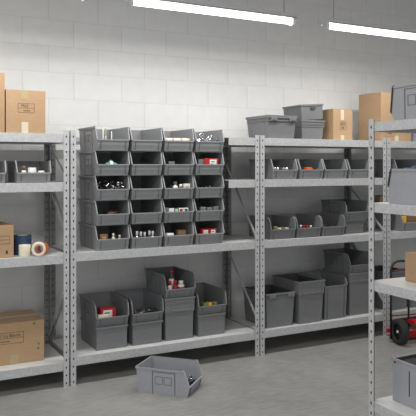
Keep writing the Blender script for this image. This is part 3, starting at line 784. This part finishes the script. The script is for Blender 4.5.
# open tote with a slot, bottom shelf
tr = empty('storage_tote', (2.800, 2.925, LV_E[0]+0.001), R(-90), 'grey open tote with dark inside on the nearest rack bottom shelf', 'tote')
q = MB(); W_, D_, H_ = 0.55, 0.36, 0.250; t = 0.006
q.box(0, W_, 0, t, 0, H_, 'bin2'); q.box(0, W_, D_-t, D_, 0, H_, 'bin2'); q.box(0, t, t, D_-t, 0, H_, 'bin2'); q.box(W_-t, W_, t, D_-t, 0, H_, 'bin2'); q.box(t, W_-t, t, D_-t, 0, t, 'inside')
q.box(0.13, 0.137, -0.0012, 0.0004, 0.06, 0.205, 'hole_shade'); q.box(0.012, 0.026, -0.0012, 0.0004, 0.222, 0.232, 'hole_shade')
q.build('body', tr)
q = MB(); q.box(t, W_-t, t, t+0.002, t, H_-0.004, 'inside'); q.box(t, W_-t, D_-t-0.002, D_-t, t, H_-0.004, 'inside'); q.box(t, t+0.002, t, D_-t, t, H_-0.004, 'inside'); q.box(W_-t-0.002, W_-t, t, D_-t, t, H_-0.004, 'inside'); q.build('shaded_inner_walls', tr)  # dark inner walls, interior shade put into the colour
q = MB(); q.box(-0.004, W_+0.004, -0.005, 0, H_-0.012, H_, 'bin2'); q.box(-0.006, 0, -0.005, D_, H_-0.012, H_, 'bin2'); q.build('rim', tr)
q = MB(); q.face([(0.01,0.01,H_*0.93),(W_-0.01,0.01,H_*0.93),(W_-0.01,D_-0.01,H_*0.93),(0.01,D_-0.01,H_*0.93)], mat('interior_shade', srgb(30,30,32), 0.7)); q.build('interior_shade_sheet', tr)  # dark sheet near the rim puts in the open tote's interior shade

# ---------------------------------------------------------------- hand truck
ht = empty('hand_truck', (4.62, 4.80, 0), R(-12), 'red and black hand truck with rubber wheels by the far right rack', 'hand truck')
def wheel(x):
    q = MB(); q.lathe([(0.075,-0.034),(0.110,-0.037),(0.121,-0.025),(0.123,0),(0.121,0.025),(0.110,0.037),(0.075,0.034)], 'rubber', 32, axis='x', org=(x,-0.055,0.1235), closed=True)
    for k in range(28):
        t_ = 2*math.pi*k/28; c, s_ = math.cos(t_), math.sin(t_)
        q.bar((x-0.026, -0.055+c*0.1215, 0.1235+s_*0.1215), (x+0.026, -0.055+c*0.1215, 0.1235+s_*0.1215), 0.008, 0.003, 'rubber', up=Vector((0,c,s_)))
    w = q.build('tyre', ht)
    q = MB(); q.lathe([(0.0001,-0.020),(0.030,-0.022),(0.040,-0.012),(0.076,-0.024),(0.076,0.024),(0.040,0.012),(0.030,0.022),(0.0001,0.020)], 'black', 28, axis='x', org=(x,-0.055,0.1235)); h_ = q.build('wheel_rim', w)
    q = MB(); q.lathe([(0.0001,-0.030),(0.013,-0.029),(0.013,-0.02),(0.0001,-0.02)], 'white', 16, axis='x', org=(x,-0.055,0.1235)); q.build('hub_cap', w)
wheel(0.022); wheel(0.50)
q = MB(); q.tube([(0.062,-0.055,0.1235),(0.45,-0.055,0.1235)], 0.014, 'red_metal', 12)
q.build('axle', ht)
def loop(x0, x1, h):
    pts = [(x0,0.03,0.04)]; r_ = 0.09
    pts += [(x0,0.03,h-r_)]
    for k in range(1,7):
        a = R(180-15*k); pts.append((x0+r_+r_*math.cos(a), 0.03, h-r_+r_*math.sin(a)))
    for k in range(0,7):
        a = R(90-15*k); pts.append((x1-r_+r_*math.cos(a), 0.03, h-r_+r_*math.sin(a)))
    pts.append((x1,0.03,0.04)); return pts
q = MB(); q.tube(loop(-0.022,0.50,0.79), 0.011, 'black', 10); q.tube([(0.175,0.03,0.10),(0.175,0.03,0.70)], 0.010, 'black', 10); q.build('frame', ht)
q = MB()
for z_ in (0.26, 0.46, 0.70): q.tube([(-0.010,0.03,z_),(0.52,0.03,z_)], 0.007, 'dull_red', 8)
q.build('crossbars', ht)
for x_ in (0.15, 0.42):
    q = MB(); q.box(x_, x_+0.12, -0.10, 0.01, 0.185, 0.225, 'red_metal', 0.008); q.build('mudguard', ht)
q = MB(); q.box(0.02, 0.50, 0.045, 0.17, 0.03, 0.04, 'red_metal', 0.002); q.box(0.02, 0.50, 0.04, 0.05, 0.03, 0.09, 'red_metal', 0.002)
q.box(-0.055,0.03,0.042,0.070,0.095,0.130,'red_metal',0.006); q.box(-0.012,0.03,0.04,0.05,0.03,0.13,'red_metal',0.002)
q.build('toe_plate', ht)

# ---------------------------------------------------------------- hanging lights
def tube_light(x0, x1, y, z, label):
    L_ = x1-x0
    root = empty('tube_light', (x0, y, z), 0, label, 'light', 'hanging tube lights')
    q = MB(); q.box(0, L_, -0.045, 0.045, 0.030, 0.062, 'lampbody', 0.006)
    q.face([(0.01,-0.045,0.034),(L_-0.01,-0.045,0.034),(L_-0.01,-0.075,0.012),(0.01,-0.075,0.012)], 'lampbody')
    q.face([(0.01,0.045,0.034),(L_-0.01,0.045,0.034),(L_-0.01,0.075,0.012),(0.01,0.075,0.012)], 'lampbody')
    q.build('housing', root)
    q = MB(); q.tube([(0.03,0,0.0),(L_-0.03,0,0.0)], 0.026, 'tube', 16); q.build('tube', root)
    for x_ in (0.0, L_-0.03):
        q = MB(); q.box(x_, x_+0.03, -0.035, 0.035, -0.034, 0.034, 'lampbody', 0.006); q.tube([(x_-0.008 if x_ < 0.1 else x_+0.038, 0, 0.0),(x_+0.015,0,0)], 0.018, 'lampbody', 12); q.build('end_cap', root)
    for x_ in (0.10, L_-0.10):
        q = MB(); q.tube([(x_,0,0.06),(x_,0,CEIL-z)], 0.0022, 'steel_shaded', 6); q.build('hanging_wire', root)
    ld = bpy.data.lights.new('tube_glow', 'AREA'); ld.shape = 'RECTANGLE'; ld.size = L_-0.06; ld.size_y = 0.06
    ld.energy = PW_TUBE; ld.color = (1, 0.985, 0.96)
    lo = bpy.data.objects.new('tube_glow', ld); COL.objects.link(lo); lo.parent = root; lo.location = (L_/2, 0, -0.032)
    return root
PW_TUBE = 23
LY, LZ = 4.60, 2.945
tube_light(1.788, 3.285, LY, LZ, 'lit white tube light hanging above the bin wall')
tube_light(3.610, 5.110, LY, LZ, 'lit white tube light hanging at the top right, above the boxes')
tube_light(-0.030, 1.470, LY, LZ, 'lit tube light continuing the row beyond the left edge')
# unseen fill lights added over the aisle to brighten the room
def aisle_fill(x, y, energy):
    ld = bpy.data.lights.new('aisle_fill', 'AREA'); ld.shape = 'RECTANGLE'; ld.size = 2.4; ld.size_y = 0.5
    ld.energy = energy; ld.color = (1, 0.99, 0.97)
    lo = bpy.data.objects.new('aisle_fill', ld); COL.objects.link(lo); lo.location = (x, y, 3.6)
aisle_fill(-0.3, 1.6, 98); aisle_fill(3.6, 1.2, 22)

w = bpy.data.worlds.new('ambient'); SC.world = w; w.use_nodes = True
bg = w.node_tree.nodes['Background']; bg.inputs['Color'].default_value = (0.96,0.98,1,1); bg.inputs['Strength'].default_value = 0.86

# ---------------------------------------------------------------- camera
cd = bpy.data.cameras.new('camera'); cam = bpy.data.objects.new('camera', cd); COL.objects.link(cam)
F = 660.21; TH_ = 0.490839
cd.sensor_width = 36; cd.sensor_fit = 'HORIZONTAL'; cd.lens = F/416*36
cam.location = (0, 0, 1.728); cam.rotation_euler = (R(90), 0, -TH_)
cd.shift_x = 0; cd.shift_y = -(208-165.19)/416
cd.clip_start = 0.05
SC.camera = cam
SC.view_settings.view_transform = 'Standard'
SC.view_settings.look = 'None'
